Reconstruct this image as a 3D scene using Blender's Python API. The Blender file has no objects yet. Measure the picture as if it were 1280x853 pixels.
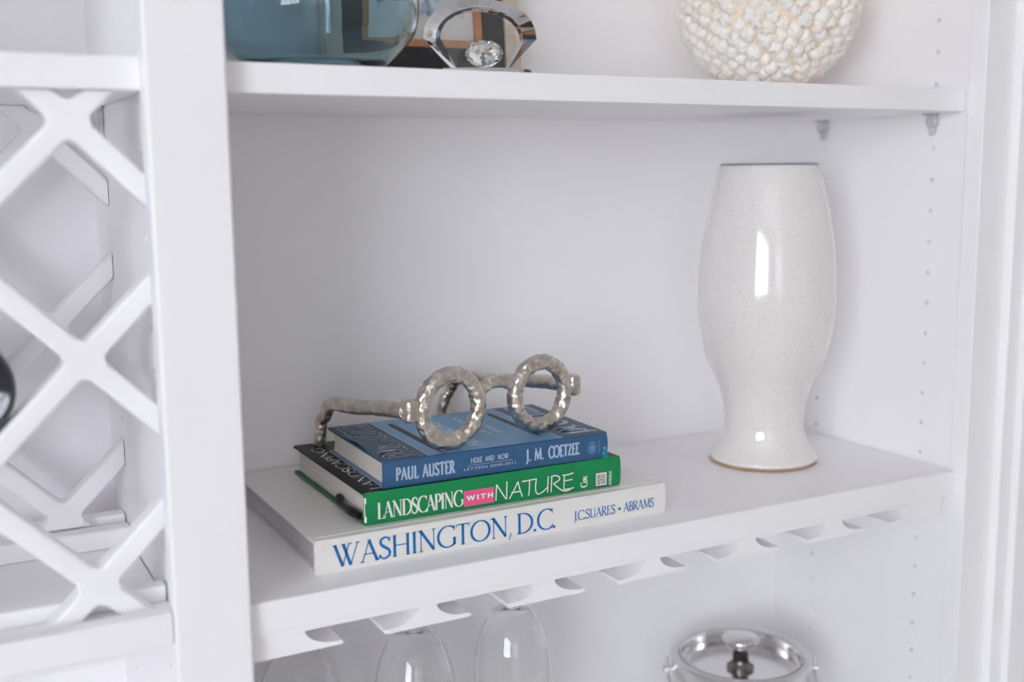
import bpy, bmesh, math, random
from mathutils import Vector, Matrix, noise

random.seed(7)
scn = bpy.context.scene
COL = scn.collection

# ------------------------------------------------------------------ camera
cam_d = bpy.data.cameras.new('camera')
cam = bpy.data.objects.new('camera', cam_d); COL.objects.link(cam); scn.camera = cam
YAW, PITCH, ROLL = 0.49507, 0.14741, -0.00989
CAM = Vector((-0.94104, -0.78591, 0.30815))
F_ = Vector((math.sin(YAW)*math.cos(PITCH), math.cos(YAW)*math.cos(PITCH), -math.sin(PITCH)))
R_ = Vector((math.cos(YAW), -math.sin(YAW), 0)); U_ = R_.cross(F_)
R2 = R_*math.cos(ROLL) + U_*math.sin(ROLL); U2 = -R_*math.sin(ROLL) + U_*math.cos(ROLL)
m3 = Matrix((R2, U2, -F_)).transposed()
cam.matrix_world = Matrix.Translation(CAM) @ m3.to_4x4()
cam_d.sensor_width = 36.0; cam_d.lens = 39.55; cam_d.clip_start = 0.01
cam_d.dof.use_dof = True; cam_d.dof.focus_distance = 0.965; cam_d.dof.aperture_fstop = 3.2

# ------------------------------------------------------------------ light
world = bpy.data.worlds.new('World'); scn.world = world; world.use_nodes = True
bg = world.node_tree.nodes['Background']
bg.inputs['Color'].default_value = (1.0, 0.985, 0.99, 1); bg.inputs['Strength'].default_value = 0.36
WINDOW_EMIT, WINDOW2_EMIT = 12.4, 2.2
scn.cycles.diffuse_bounces = 14; scn.cycles.max_bounces = 18; scn.cycles.transmission_bounces = 14
scn.view_settings.view_transform = 'Standard'; scn.view_settings.look = 'None'
scn.view_settings.gamma = 1; scn.view_settings.use_curve_mapping = False
scn.view_settings.exposure = 0.08

# ------------------------------------------------------------------ materials
def mat(name, color, rough=.5, metal=0, noise_amt=0, noise_scale=60, bump=0, bump_scale=200, trans=0, ior=1.45,
        coat=0, emit=None, emit_s=0, spec=.5, color2=None, thr=None):
    m = bpy.data.materials.new(name); m.use_nodes = True
    nt = m.node_tree; b = nt.nodes['Principled BSDF']
    b.inputs['Base Color'].default_value = (*color, 1); b.inputs['Roughness'].default_value = rough
    b.inputs['Metallic'].default_value = metal; b.inputs['IOR'].default_value = ior
    b.inputs['Transmission Weight'].default_value = trans; b.inputs['Coat Weight'].default_value = coat
    b.inputs['Coat Roughness'].default_value = .05
    b.inputs['Specular IOR Level'].default_value = spec
    if emit:
        b.inputs['Emission Color'].default_value = (*emit, 1); b.inputs['Emission Strength'].default_value = emit_s
    tc = nt.nodes.new('ShaderNodeTexCoord')
    if noise_amt or color2:
        n = nt.nodes.new('ShaderNodeTexNoise'); n.inputs['Scale'].default_value = noise_scale; n.inputs['Detail'].default_value = 4
        nt.links.new(tc.outputs['Object'], n.inputs['Vector'])
        r = nt.nodes.new('ShaderNodeValToRGB')
        if color2 is None:
            color2 = tuple(max(0, c*(1-noise_amt)) for c in color)
        lo, hi = thr or (.35, .65)
        r.color_ramp.elements[0].position = lo; r.color_ramp.elements[1].position = hi
        r.color_ramp.elements[0].color = (*color2, 1); r.color_ramp.elements[1].color = (*color, 1)
        nt.links.new(n.outputs['Fac'], r.inputs['Fac']); nt.links.new(r.outputs['Color'], b.inputs['Base Color'])
    if bump:
        n2 = nt.nodes.new('ShaderNodeTexNoise'); n2.inputs['Scale'].default_value = bump_scale; n2.inputs['Detail'].default_value = 3
        nt.links.new(tc.outputs['Object'], n2.inputs['Vector'])
        bp = nt.nodes.new('ShaderNodeBump'); bp.inputs['Strength'].default_value = bump; bp.inputs['Distance'].default_value = .002
        nt.links.new(n2.outputs['Fac'], bp.inputs['Height']); nt.links.new(bp.outputs['Normal'], b.inputs['Normal'])
    return m

def page_mat(name='paper_pages', c1=(.58, .54, .48), c2=(.84, .80, .74), fr=1500):
    m = mat(name, c2, .8)
    nt = m.node_tree; b = nt.nodes['Principled BSDF']
    tc = nt.nodes.new('ShaderNodeTexCoord'); mp = nt.nodes.new('ShaderNodeMapping'); mp.inputs['Scale'].default_value = (3, 3, fr)
    n = nt.nodes.new('ShaderNodeTexNoise'); n.inputs['Scale'].default_value = 1; n.inputs['Detail'].default_value = 2
    r = nt.nodes.new('ShaderNodeValToRGB'); r.color_ramp.elements[0].position = .3; r.color_ramp.elements[1].position = .7
    r.color_ramp.elements[0].color = (*c1, 1); r.color_ramp.elements[1].color = (*c2, 1)
    nt.links.new(tc.outputs['Object'], mp.inputs['Vector']); nt.links.new(mp.outputs['Vector'], n.inputs['Vector'])
    nt.links.new(n.outputs['Fac'], r.inputs['Fac']); nt.links.new(r.outputs['Color'], b.inputs['Base Color'])
    return m

M = {
 'paint': mat('white_satin_paint', (.945, .935, .95), .38, noise_amt=.015, noise_scale=8, bump=.02, bump_scale=350),
 'wall': mat('painted_wall', (.80, .79, .78), .7, noise_amt=.02, noise_scale=5),
 'wood': mat('pale_oak_floor', (.62, .56, .50), .4, noise_amt=.4, noise_scale=6),
 'window': mat('daylit_window_pane', (.8, .85, .9), .3, emit=(.89, .93, 1.0), emit_s=WINDOW_EMIT),
 'window2': mat('dim_window_pane', (.8, .85, .9), .3, emit=(.90, .94, 1.0), emit_s=WINDOW2_EMIT),  # second window's panes, set to a weaker glow than the first's
 'cover_white': mat('white_glossy_cover', (.84, .82, .79), .3, noise_amt=.02, noise_scale=30),
 'endpaper': page_mat('grey_page_edges', (.36, .34, .37), (.72, .69, .70), 900),
 'pages': page_mat(),
 'ink_blue': mat('blue_ink', (.005, .17, .46), .4),
 'green': mat('green_jacket', (.008, .27, .085), .22, noise_amt=.08, noise_scale=40),
 'green_cloth': mat('dark_green_board', (.035, .16, .075), .6, noise_amt=.15, noise_scale=400),
 'black': mat('black_jacket', (.012, .012, .016), .42, spec=.25, noise_amt=.5, noise_scale=60),
 'leaf_print': mat('leaf_print', (.02, .09, .03), .42, spec=.25, noise_amt=.9, noise_scale=160),
 'pink': mat('pink_label', (.86, .12, .28), .35),
 'white_ink': mat('white_ink', (.86, .86, .84), .4),
 'grey_ink': mat('grey_ink', (.10, .10, .12), .4, noise_amt=.3, noise_scale=900),
 'blue': mat('blue_jacket', (.040, .12, .255), .42, noise_amt=.1, noise_scale=50),
 'navy': mat('navy_panel', (.030, .078, .15), .42, noise_amt=.1, noise_scale=50),
 'sky': mat('light_blue_panel', (.17, .36, .58), .42, noise_amt=.06, noise_scale=50),
 'pale_ink': mat('pale_blue_ink', (.45, .56, .74), .45),
 'silver_ink': mat('silver_blue_ink', (.55, .63, .74), .45),
 'teal': mat('teal_cloth', (.01, .22, .33), .6, color2=(.75, .8, .82), noise_scale=330, thr=(.40, .44)),
 'grey_blue': mat('grey_blue_board', (.20, .25, .36), .6),
 'metal': mat('hammered_champagne_metal', (.82, .745, .67), .32, 1, noise_amt=.3, noise_scale=130, bump=.5, bump_scale=260),
 'ceramic': mat('speckled_glaze', (.845, .815, .79), .11, noise_amt=0, color2=(.76, .725, .69), noise_scale=420, thr=(.30, .52), coat=.7),
 'clay': mat('tan_clay_foot', (.45, .30, .17), .8),
 'rim': mat('grey_rim_glaze', (.30, .30, .32), .3),
 'shell': mat('white_shell', (.92, .89, .84), .35, color2=(.92, .84, .75), noise_scale=45, thr=(.33, .46)),
 'shell_mark': mat('dark_shell_crease', (.12, .10, .09), .7),
 'glue': mat('peach_ball_core', (.90, .74, .57), .5),
 'blue_glass': mat('blue_tinted_glass', (.70, .87, .935), .02, trans=1, ior=1.45),
 'glass': mat('clear_glass', (1.0, 1.0, 1.0), .0, trans=1, ior=1.45),
 'crystal': mat('cut_crystal', (1, 1, 1), .0, trans=1, ior=1.52),
 'plastic': mat('clear_plastic', (.92, .92, .96), .2, trans=.55, ior=1.35),
 'chrome': mat('polished_steel', (.80, .79, .79), .16, 1),
 'brushed': mat('brushed_steel', (.72, .71, .71), .28, 1, bump=.03, bump_scale=500),
 'dark_knob': mat('dark_knob_stem', (.22, .20, .19), .18, 1),
 'bottle': mat('dark_bottle_glass', (.018, .02, .028), .12, coat=.5),
 'foil': mat('black_foil', (.02, .02, .022), .35, .3),
 'beige_wood': mat('pale_wood_frame', (.66, .55, .45), .5, noise_amt=.15, noise_scale=80),
 'black_frame': mat('charcoal_frame', (.035, .034, .036), .5, noise_amt=.4, noise_scale=200),
 'orange': mat('orange_fillet', (.62, .28, .12), .5, noise_amt=.2, noise_scale=90),
 'mat_board': mat('white_mat_board', (.76, .73, .70), .8),
 'art': mat('blue_ink_wash', (.72, .75, .78), .8, color2=(.09, .25, .42), noise_scale=70, thr=(.38, .56)),
}

_nt = M['shell'].node_tree; _oi = _nt.nodes.new('ShaderNodeObjectInfo')      # each shell its own tint
_rp = [n for n in _nt.nodes if n.type == 'VALTORGB'][0]
for l in list(_rp.inputs['Fac'].links): _nt.links.remove(l)
_nt.links.new(_oi.outputs['Random'], _rp.inputs['Fac']); _rp.color_ramp.elements[0].position = 0; _rp.color_ramp.elements[1].position = .6

# ------------------------------------------------------------------ helpers
def link(o, parent=None):
    COL.objects.link(o)
    if parent is not None: o.parent = parent
    return o

def obj(name, bm, m, parent=None, smooth=False, angle=None, weighted=False):
    me = bpy.data.meshes.new(name)
    bmesh.ops.recalc_face_normals(bm, faces=bm.faces)
    bm.to_mesh(me); bm.free()
    me.materials.append(M[m] if isinstance(m, str) else m)
    if smooth:
        for p in me.polygons: p.use_smooth = True
        if angle is not None: me.set_sharp_from_angle(angle=math.radians(angle))
    o = link(bpy.data.objects.new(name, me), parent)
    if weighted: w = o.modifiers.new('weighted_normal', 'WEIGHTED_NORMAL'); w.weight = 100; w.keep_sharp = True
    return o

def tag(o, label, cat, group=None, kind=None):
    o['label'] = label; o['category'] = cat
    if group: o['group'] = group
    if kind: o['kind'] = kind
    return o

def thing(name, label, cat, loc=(0, 0, 0), rz=0, group=None):
    o = bpy.data.objects.new(name, None); link(o)
    o.empty_display_size = .02
    o.location = loc; o.rotation_euler = (0, 0, rz)
    return tag(o, label, cat, group)

def box_bm(x0, x1, y0, y1, z0, z1, bev=0, seg=2):
    bm = bmesh.new()
    bmesh.ops.create_cube(bm, size=1)
    for v in bm.verts:
        v.co = Vector(((x0+x1)/2+v.co.x*(x1-x0), (y0+y1)/2+v.co.y*(y1-y0), (z0+z1)/2+v.co.z*(z1-z0)))
    if bev: bmesh.ops.bevel(bm, geom=bm.edges[:], offset=bev, segments=seg, affect='EDGES', profile=.5)
    return bm

def box(name, x0, x1, y0, y1, z0, z1, m='paint', parent=None, bev=.0012, seg=2):
    return obj(name, box_bm(x0, x1, y0, y1, z0, z1, bev, seg), m, parent, bool(bev), 60, bool(bev))

def lathe_bm(prof, n=64, c=(0, 0, 0), bm=None):
    bm = bm or bmesh.new(); rings = []
    for r, z in prof:
        if r < 1e-5: rings.append([bm.verts.new((c[0], c[1], c[2]+z))]*n)
        else: rings.append([bm.verts.new((c[0]+r*math.cos(2*math.pi*i/n), c[1]+r*math.sin(2*math.pi*i/n), c[2]+z)) for i in range(n)])
    for a, b in zip(rings, rings[1:]):
        for i in range(n):
            j = (i+1) % n
            vs = []
            for v in (a[i], a[j], b[j], b[i]):
                if v not in vs: vs.append(v)
            if len(vs) > 2: bm.faces.new(vs)
    return bm

def lathe(name, prof, m, parent=None, n=64, angle=40, c=(0, 0, 0)):
    return obj(name, lathe_bm(prof, n, c), m, parent, True, angle)

def spline(pts, n):
    """Catmull-Rom through pts, n samples for each span"""
    P = [Vector(p) for p in pts]; P = [2*P[0]-P[1]]+P+[2*P[-1]-P[-2]]; out = []
    for i in range(1, len(P)-2):
        a, b, c, d = P[i-1:i+3]
        for k in range(n):
            t = k/n
            out.append(.5*((2*b)+(c-a)*t+(2*a-5*b+4*c-d)*t*t+(3*b-a-3*c+d)*t**3))
    out.append(P[-2]); return out

def tube_bm(path, rad, n=12, closed=False, rough=0, freq=150, seed=0, bm=None, flat=1.0):
    """tube along path; rad number or list; rough = hammered relief in metres"""
    bm = bm or bmesh.new(); rings = []; N = len(path)
    up = None
    for i, p in enumerate(path):
        a = path[(i-1) % N] if (closed or i > 0) else path[i]
        b = path[(i+1) % N] if (closed or i < N-1) else path[i]
        t = (b-a).normalized()
        if up is None:
            up = Vector((0, 1, 0)) if abs(t.y) < .9 else Vector((0, 0, 1))
        s = t.cross(up).normalized(); up2 = s.cross(t).normalized(); up = up2
        r = rad[i] if isinstance(rad, (list, tuple)) else rad
        ring = []
        for k in range(n):
            an = 2*math.pi*k/n
            dirv = s*math.cos(an)+up2*math.sin(an)*flat
            q = p+dirv*r
            if rough:
                w = q*freq+Vector((seed, seed*1.7, 0))
                q = q+dirv*(rough*(3.2*(min(noise.voronoi(w)[0][0], .55)-.40)+.5*noise.noise(w*1.7)))
            ring.append(bm.verts.new(q))
        rings.append(ring)
    M_ = N if closed else N-1
    for i in range(M_):
        a, b = rings[i], rings[(i+1) % N]
        for k in range(n):
            j = (k+1) % n; bm.faces.new((a[k], a[j], b[j], b[k]))
    if not closed:
        bm.faces.new(rings[0]); bm.faces.new(rings[-1])
    return bm

def poly_prism(bm, pts2, to3, h):
    """extrude 2D polygon pts2 placed by to3(x, y, h)"""
    a = [bm.verts.new(to3(x, y, 0)) for x, y in pts2]; b = [bm.verts.new(to3(x, y, h)) for x, y in pts2]
    bm.faces.new(a); bm.faces.new(list(reversed(b))); n = len(a)
    for i in range(n): bm.faces.new((a[i], a[(i+1) % n], b[(i+1) % n], b[i]))

def clip(poly, nx, ny, c):
    """keep the part of a convex polygon with nx*x+ny*y <= c"""
    out = []
    for i in range(len(poly)):
        p, q = poly[i], poly[(i+1) % len(poly)]
        dp, dq = nx*p[0]+ny*p[1]-c, nx*q[0]+ny*q[1]-c
        if dp <= 0: out.append(p)
        if dp*dq < 0:
            t = dp/(dp-dq); out.append((p[0]+(q[0]-p[0])*t, p[1]+(q[1]-p[1])*t))
    return out

# ------------------------------------------------------------------ lettering
def ell(cx, cy, rx, ry, a0, a1, n=18):
    return [(cx+rx*math.cos(math.radians(a0+(a1-a0)*i/n)), cy+ry*math.sin(math.radians(a0+(a1-a0)*i/n))) for i in range(n+1)]

def crv(pts, n=6): return [(v.x, v.y) for v in spline([(x, y, 0) for x, y in pts], n)]
# stroke alphabet: letter -> (width, strokes); a stroke is (kind, points); K thick, T thin, C thick where it runs upright, M thick in its middle, S serif
AL = {
 'A': (.70, [('T', [(.06, 0), (.35, 1)]), ('K', [(.33, 1), (.64, 0)]), ('T', [(.17, .36), (.54, .36)]), ('S', (.06, 0)), ('S', (.64, 0))]),
 'B': (.56, [('K', [(.13, 0), (.13, 1)]), ('C', [(.1, .98)]+ell(.24, .75, .22, .23, 90, -90)+[(.1, .52)]), ('C', [(.1, .52)]+ell(.26, .27, .25, .25, 90, -90)+[(.1, .02)]), ('S', (.1, 0)), ('S', (.1, 1))]),
 'C': (.72, [('C', ell(.46, .5, .40, .5, 48, 312, 30)), ('T', [(.72, .98), (.72, .76)]), ('T', [(.70, .14), (.76, .22)])]),
 'D': (.76, [('K', [(.13, 0), (.13, 1)]), ('C', [(.1, .98)]+ell(.27, .5, .44, .48, 90, -90, 26)+[(.1, .02)]), ('S', (.1, 0)), ('S', (.1, 1))]),
 'E': (.52, [('K', [(.13, 0), (.13, 1)]), ('T', [(.1, .975), (.46, .975), (.46, .85)]), ('T', [(.1, .53), (.38, .53)]), ('T', [(.1, .025), (.48, .025), (.50, .16)]), ('S', (.1, 0)), ('S', (.1, 1))]),
 'G': (.78, [('C', ell(.46, .5, .40, .5, 50, 318, 30)), ('T', [(.72, .98), (.72, .77)]), ('K', [(.73, .08), (.73, .42)]), ('S', (.73, .43))]),
 'H': (.80, [('K', [(.14, 0), (.14, 1)]), ('K', [(.66, 0), (.66, 1)]), ('T', [(.14, .52), (.66, .52)]), ('S', (.14, 0)), ('S', (.14, 1)), ('S', (.66, 0)), ('S', (.66, 1))]),
 'I': (.28, [('K', [(.14, 0), (.14, 1)]), ('S', (.14, 0)), ('S', (.14, 1))]),
 'J': (.26, [('K', [(.16, .05), (.16, 1)]), ('T', crv([(.16, .08), (.12, -.12), (-.02, -.22)])), ('S', (.16, 1))]),
 'L': (.52, [('K', [(.14, 0), (.14, 1)]), ('T', [(.1, .025), (.46, .025), (.50, .2)]), ('S', (.12, 0)), ('S', (.14, 1))]),
 'M': (.90, [('T', [(.1, 0), (.16, 1)]), ('K', [(.16, 1), (.45, .05)]), ('T', [(.45, .05), (.74, 1)]), ('K', [(.74, 1), (.80, 0)]), ('S', (.1, 0)), ('S', (.80, 0)), ('S', (.14, 1)), ('S', (.76, 1))]),
 'N': (.80, [('T', [(.14, 0), (.14, .98)]), ('K', [(.12, 1), (.66, .02)]), ('T', [(.66, .0), (.66, 1)]), ('S', (.14, 0)), ('S', (.66, 1)), ('S', (.08, .99))]),
 'O': (.88, [('C', ell(.44, .5, .385, .49, 0, 360, 40))]),
 'P': (.54, [('K', [(.13, 0), (.13, 1)]), ('C', [(.1, .98)]+ell(.25, .74, .24, .24, 90, -90)+[(.1, .5)]), ('S', (.13, 0)), ('S', (.1, 1))]),
 'R': (.62, [('K', [(.13, 0), (.13, 1)]), ('C', [(.1, .98)]+ell(.24, .75, .23, .23, 90, -90)+[(.1, .52)]), ('K', [(.26, .52), (.58, 0)]), ('S', (.13, 0)), ('S', (.1, 1)), ('S', (.60, 0))]),
 'S': (.52, [('M', crv([(.44, .80), (.38, .94), (.26, .98), (.11, .88), (.12, .68), (.26, .53), (.42, .38), (.44, .16), (.28, .02), (.14, .05), (.06, .22)])), ('T', [(.45, .97), (.44, .78)]), ('T', [(.05, .02), (.06, .24)])]),
 'T': (.64, [('K', [(.32, 0), (.32, 1)]), ('T', [(.04, .84), (.06, .975), (.58, .975), (.60, .84)]), ('S', (.32, 0))]),
 'U': (.70, [('K', [(.13, 1), (.13, .3)]), ('C', crv([(.13, .32), (.17, .1), (.34, .02), (.52, .1), (.57, .32)])), ('T', [(.57, .3), (.57, 1)]), ('S', (.13, 1)), ('S', (.57, 1))]),
 'W': (1.06, [('K', [(.08, 1), (.36, .0)]), ('T', [(.36, .0), (.62, 1)]), ('K', [(.40, 1), (.66, .0)]), ('T', [(.66, .0), (.95, 1)]), ('S', (.08, 1)), ('S', (.40, 1)), ('S', (.66, 1)), ('S', (.95, 1))]),
 'o': (.50, [('C', ell(.25, .3, .19, .29, 0, 360, 30))]),
 'x': (.50, [('K', [(.08, .6), (.42, 0)]), ('T', [(.42, .6), (.08, 0)]), ('S', (.42, .6)), ('S', (.42, 0)), ('S', (.08, .6)), ('S', (.08, 0))]),
 ',': (.20, [('T', [(.12, .14), (.03, -.2)])]),
 '.': (.17, [('K', [(.08, 0), (.08, .12)])]),
 '+': (.40, [('T', [(.2, .28), (.2, .6)]), ('T', [(.05, .44), (.35, .44)]), ('K', [(.2, .37), (.2, .51)])]),
 ' ': (.30, []),
}
def stroke_text(s, x0, x1, y0, h, thick=.13, thin=.045, serif=.10, gap=.02, al=AL):
    """polygons (2D) of the text s fitted between x0 and x1, baseline y0, cap height h"""
    W = sum(al[c][0]+gap for c in s)-gap; sx = (x1-x0)/W; polys = []; x = 0
    def ribbon(pts, wf):
        n = len(pts); L, Rr = [], []
        for i, (px, py) in enumerate(pts):
            ax, ay = pts[max(i-1, 0)]; bx, by = pts[min(i+1, n-1)]
            tx, ty = (bx-ax)*sx, (by-ay)*h; l = math.hypot(tx, ty) or 1; tx /= l; ty /= l
            w = wf(i/(n-1), abs(ty))*h/2
            X, Y = px*sx, py*h
            L.append((X-ty*w, Y+tx*w)); Rr.append((X+ty*w, Y-tx*w))
        for i in range(n-1): polys.append([(x0+x*sx+a, y0+b) for a, b in (L[i], L[i+1], Rr[i+1], Rr[i])])
    for c in s:
        w, st = al[c]
        for k, d in st:
            if k == 'K': ribbon(d, lambda t, v: thick)
            elif k == 'T': ribbon(d, lambda t, v: thin)
            elif k == 'C': ribbon(d, lambda t, v: thin+(thick-thin)*v**1.3)
            elif k == 'M': ribbon(d, lambda t, v: thin+(thick-thin)*math.sin(math.pi*t)**1.5)
            elif k == 'S' and serif:
                dy = .02 if d[1] < .3 else -.02
                ribbon([(d[0]-serif*h/sx, d[1]+dy), (d[0]+serif*h/sx, d[1]+dy)], lambda t, v: thin*.9)
        x += w+gap
    return polys

def print_mesh(name, polys, m, parent, org, right, up):
    """flat printed ink lying on a surface: 2D polygons put at org + x*right + y*up"""
    bm = bmesh.new(); org, right, up = Vector(org), Vector(right), Vector(up)
    for pl in polys:
        try: bm.faces.new([bm.verts.new(org+right*x+up*y) for x, y in pl])
        except ValueError: pass
    nrm = right.cross(up)
    for f in bm.faces:
        f.normal_update()
        if f.normal.dot(nrm) < 0: f.normal_flip()
    me = bpy.data.meshes.new(name); bm.to_mesh(me); bm.free(); me.materials.append(M[m])
    return link(bpy.data.objects.new(name, me), parent)

def font_text(name, s, m, parent, org, right, up, x0, x1, y0, h, bold=0.0, fine=False):
    """text in the built-in sans face fitted to a box, as a flat mesh"""
    cu = bpy.data.curves.new(name, 'FONT'); cu.body = s; cu.offset = bold; cu.resolution_u = 3; cu.size = 1
    to = bpy.data.objects.new(name+'_tmp', cu); COL.objects.link(to)
    bpy.context.view_layer.update()
    me = bpy.data.meshes.new_from_object(to.evaluated_get(bpy.context.evaluated_depsgraph_get()))
    bpy.data.objects.remove(to); bpy.data.curves.remove(cu)
    xs = [v.co.x for v in me.vertices]; ys = [v.co.y for v in me.vertices]
    lo, hi = min(xs), max(xs); yl, yh = min(ys), max(ys)
    org, right, up = Vector(org), Vector(right), Vector(up)
    for v in me.vertices:
        X = x0+(v.co.x-lo)/(hi-lo)*(x1-x0); Y = y0+(v.co.y-yl)/(yh-yl)*h
        v.co = org+right*X+up*Y
    me.name = name; me.materials.clear(); me.materials.append(M[m])
    return link(bpy.data.objects.new(name, me), parent)

def rect(x0, x1, y0, y1): return [(x0, y0), (x1, y0), (x1, y1), (x0, y1)]

# ------------------------------------------------------------------ the room around the bookcase
FLOOR, TOP = -1.25, 1.0
D = .262                      # inner face of the bookcase back panel
o = box('floor', -2.6, 1.6, -3.6, .30, FLOOR-.03, FLOOR, 'wood', bev=0); o['kind'] = 'structure'
o = box('unseen_ceiling', -2.6, 1.6, -3.6, .30, 1.30, 1.33, 'wall', bev=0); o['kind'] = 'structure'  # added out of view to cut the fill from overhead
def wall_with_window(names, loc, rz, w0, w1, a, b, wz0, wz1, n_w, ny=4, nz=2):
    """wall along local x from w0 to w1 with a window between a and b; local y is the wall's depth"""
    mw = Matrix.Translation(loc) @ Matrix.Rotation(rz, 4, 'Z')
    for nm, (p, q_, c, d_) in zip(names, ((w0, a, FLOOR, 1.3), (b, w1, FLOOR, 1.3), (a, b, FLOOR, wz0), (a, b, wz1, 1.3))):
        o = box(nm, p, q_, -.05, .05, c, d_, 'wall', bev=0); o.matrix_world = mw; o['kind'] = 'structure'
    win = bpy.data.objects.new('window_%d' % n_w, None); link(win); win['kind'] = 'structure'
    win.matrix_world = mw @ Matrix.Translation(((a+b)/2, 0, wz0)); hw, H = (b-a)/2, wz1-wz0
    def wl(name, x0, x1, z0, z1, m, y0=-.02, y1=.02): return box(name, x0, x1, y0, y1, z0, z1, m, win, bev=0)
    for x0, x1, z0, z1 in ((-hw, hw, 0, .05), (-hw, hw, H-.05, H), (-hw, -hw+.05, .05, H-.05), (hw-.05, hw, .05, H-.05)): wl('window_frame', x0, x1, z0, z1, 'paint')
    px, pz = (2*hw-.1)/ny, (H-.1)/nz
    for i in range(ny):
        for k in range(nz):
            x, z = -hw+.05+i*px, .05+k*pz
            wl('pane', x+.036, x+px-.036, z+.022, z+pz-.022, 'window' if n_w == 1 else 'window2', -.004, .004)
    for i in range(1, ny): wl('muntin', -hw+.05+i*px-.035, -hw+.05+i*px+.035, .05, H-.05, 'paint', -.014, .014)
    for k in range(1, nz): wl('muntin', -hw+.05, hw-.05, .05+k*pz-.02, .05+k*pz+.02, 'paint', -.012, .012)
wall_with_window(('wall_left', 'wall_left_corner', 'wall_left_below', 'wall_left_above'), (-2.45, 0, 0), math.pi/2, -3.6, -.9, -2.75, -1.20, -.10, 1.05, 1)
wall_with_window(('wall_front', 'wall_front_side', 'wall_front_below', 'wall_front_above'), (0, -3.65, 0), 0, -2.5, -1.0, -2.15, -1.25, -.10, 1.05, 2, 3)

# ------------------------------------------------------------------ bookcase
BASE = -.387                   # top of the counter the bookcase stands on
CT = thing('countertop', 'white countertop carrying the bookcase and the ice bucket, added out of view to bounce light upward', 'countertop', (-.63, 0, -.417))
box('slab', -.83, .83, -.36, D+.012, 0, .0298, 'paint', CT, .002)  # reaches forward, unseen, to bounce light up under the shelves
cabn = thing('base_cabinet', 'white base cabinet with panel doors carrying the countertop', 'cabinet', (-.63, 0, FLOOR))
box('body', -.80, .80, -.30, D, .0, -.4175-FLOOR, 'paint', cabn, .001)
for i in range(4):
    x0 = -.796+.399*i
    dr = box('door', x0, x0+.394, -.322, -.3005, .09, -.43-FLOOR, 'paint', cabn, .002)
    kb = lathe('knob', [(0, 0), (.006, 0), (.005, .012), (.012, .018), (.013, .024), (0, .028)], 'brushed', dr, 24, 40)
    kb.rotation_euler = (math.pi/2, 0, 0); kb.location = (x0+(.36 if i % 2 == 0 else .034), -.322, .70)
BX = thing('built_in_bookcase', 'white painted built-in bookcase with drilled side panels and face frame', 'bookcase', (-.5, 0, BASE))
def bpart(name, x0, x1, y0, y1, z0, z1, bev=.0015, m='paint'):
    return box(name, x0+.5, x1+.5, y0, y1, z0-BASE, z1-BASE, m, BX, bev)
bpart('back_panel', -1.42, .04, D, D+.012, BASE, TOP, 0)
bpart('top_panel', -1.42, .04, -.018, D, TOP, TOP+.03)
HZ = [.4579-.032*k for k in range(-3, 24)]      # shelf pin holes
def drilled_panel(name, xf, xb, rows=(.040, .196)):
    """side panel whose face at xf has two columns of shelf pin holes"""
    bm = bmesh.new(); s = 1 if xb > xf else -1; r = .0026; hw = .012; zt, zb = HZ[0]+.016, HZ[-1]-.016
    def q(y0, y1, z0, z1, x=xf): bm.faces.new([bm.verts.new((x, *p)) for p in ((y0, z0), (y1, z0), (y1, z1), (y0, z1))])
    ys = [0.0, rows[0]-hw, rows[0]+hw, rows[1]-hw, rows[1]+hw, D+.004]
    for i in (0, 2, 4): q(ys[i], ys[i+1], BASE, TOP)
    for y in rows:
        q(y-hw, y+hw, BASE, zb); q(y-hw, y+hw, zt, TOP)
        for z in HZ:
            n = 16; sq = []
            for i in range(n):
                a = 2*math.pi*(i+.5)/n-math.pi/4*0; c, d_ = math.cos(a), math.sin(a); k = 1/max(abs(c), abs(d_)); sq.append((y+hw*c*k, z+.016*d_*k))
            for cy in (-1, 1):
                for cz in (-1, 1):   # exact corners
                    i = min(range(n), key=lambda t: (sq[t][0]-(y+cy*hw))**2+(sq[t][1]-(z+cz*.016))**2); sq[i] = (y+cy*hw, z+cz*.016)
            A = [bm.verts.new((xf, *p)) for p in sq]
            B = [bm.verts.new((xf, y+r*math.cos(2*math.pi*(i+.5)/n), z+r*math.sin(2*math.pi*(i+.5)/n))) for i in range(n)]
            Cc = [bm.verts.new((xf+s*.010, v.co.y, v.co.z)) for v in B]
            for i in range(n):
                j = (i+1) % n; bm.faces.new((A[i], A[j], B[j], B[i])); bm.faces.new((B[i], B[j], Cc[j], Cc[i]))
            bm.faces.new(Cc)
    q(0, D, BASE, TOP, xb)
    bm.faces.new([bm.verts.new(p) for p in ((xf, 0, BASE), (xb, 0, BASE), (xb, 0, TOP), (xf, 0, TOP))])
    for v in bm.verts: v.co = v.co-Vector((-.5, 0, BASE))
    for f in bm.faces: f.normal_update()
    me = bpy.data.meshes.new(name); bm.to_mesh(me); bm.free(); me.materials.append(M['paint'])
    return link(bpy.data.objects.new(name, me), BX)
drilled_panel('side_panel', 0.0, .018)
drilled_panel('divider_panel', -.7885, -.768)
bpart('divider_panel', -.765, -.7455, 0.0005, D, BASE, TOP, 0)
bpart('side_panel', -1.42, -1.40, .0, D, BASE, TOP, 0)
bpart('stile', -.7955, -.7410, -.020, 0.0, BASE, TOP, .003)
bpart('stile', -.0015, .0395, -.021, -.0005, BASE, TOP, .0012)
bpart('casing_bead', .0400, .0590, -.030, 0.0, BASE, TOP, .002)
bpart('casing_board', .0595, .16, -.037, 0.0, BASE, TOP, .002)
bpart('rail', -1.385, -.7957, -.019, -.0035, -.0145, .0095, .002)
bpart('stile', -1.44, -1.385, -.020, 0.0, BASE, TOP, .003)
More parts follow.
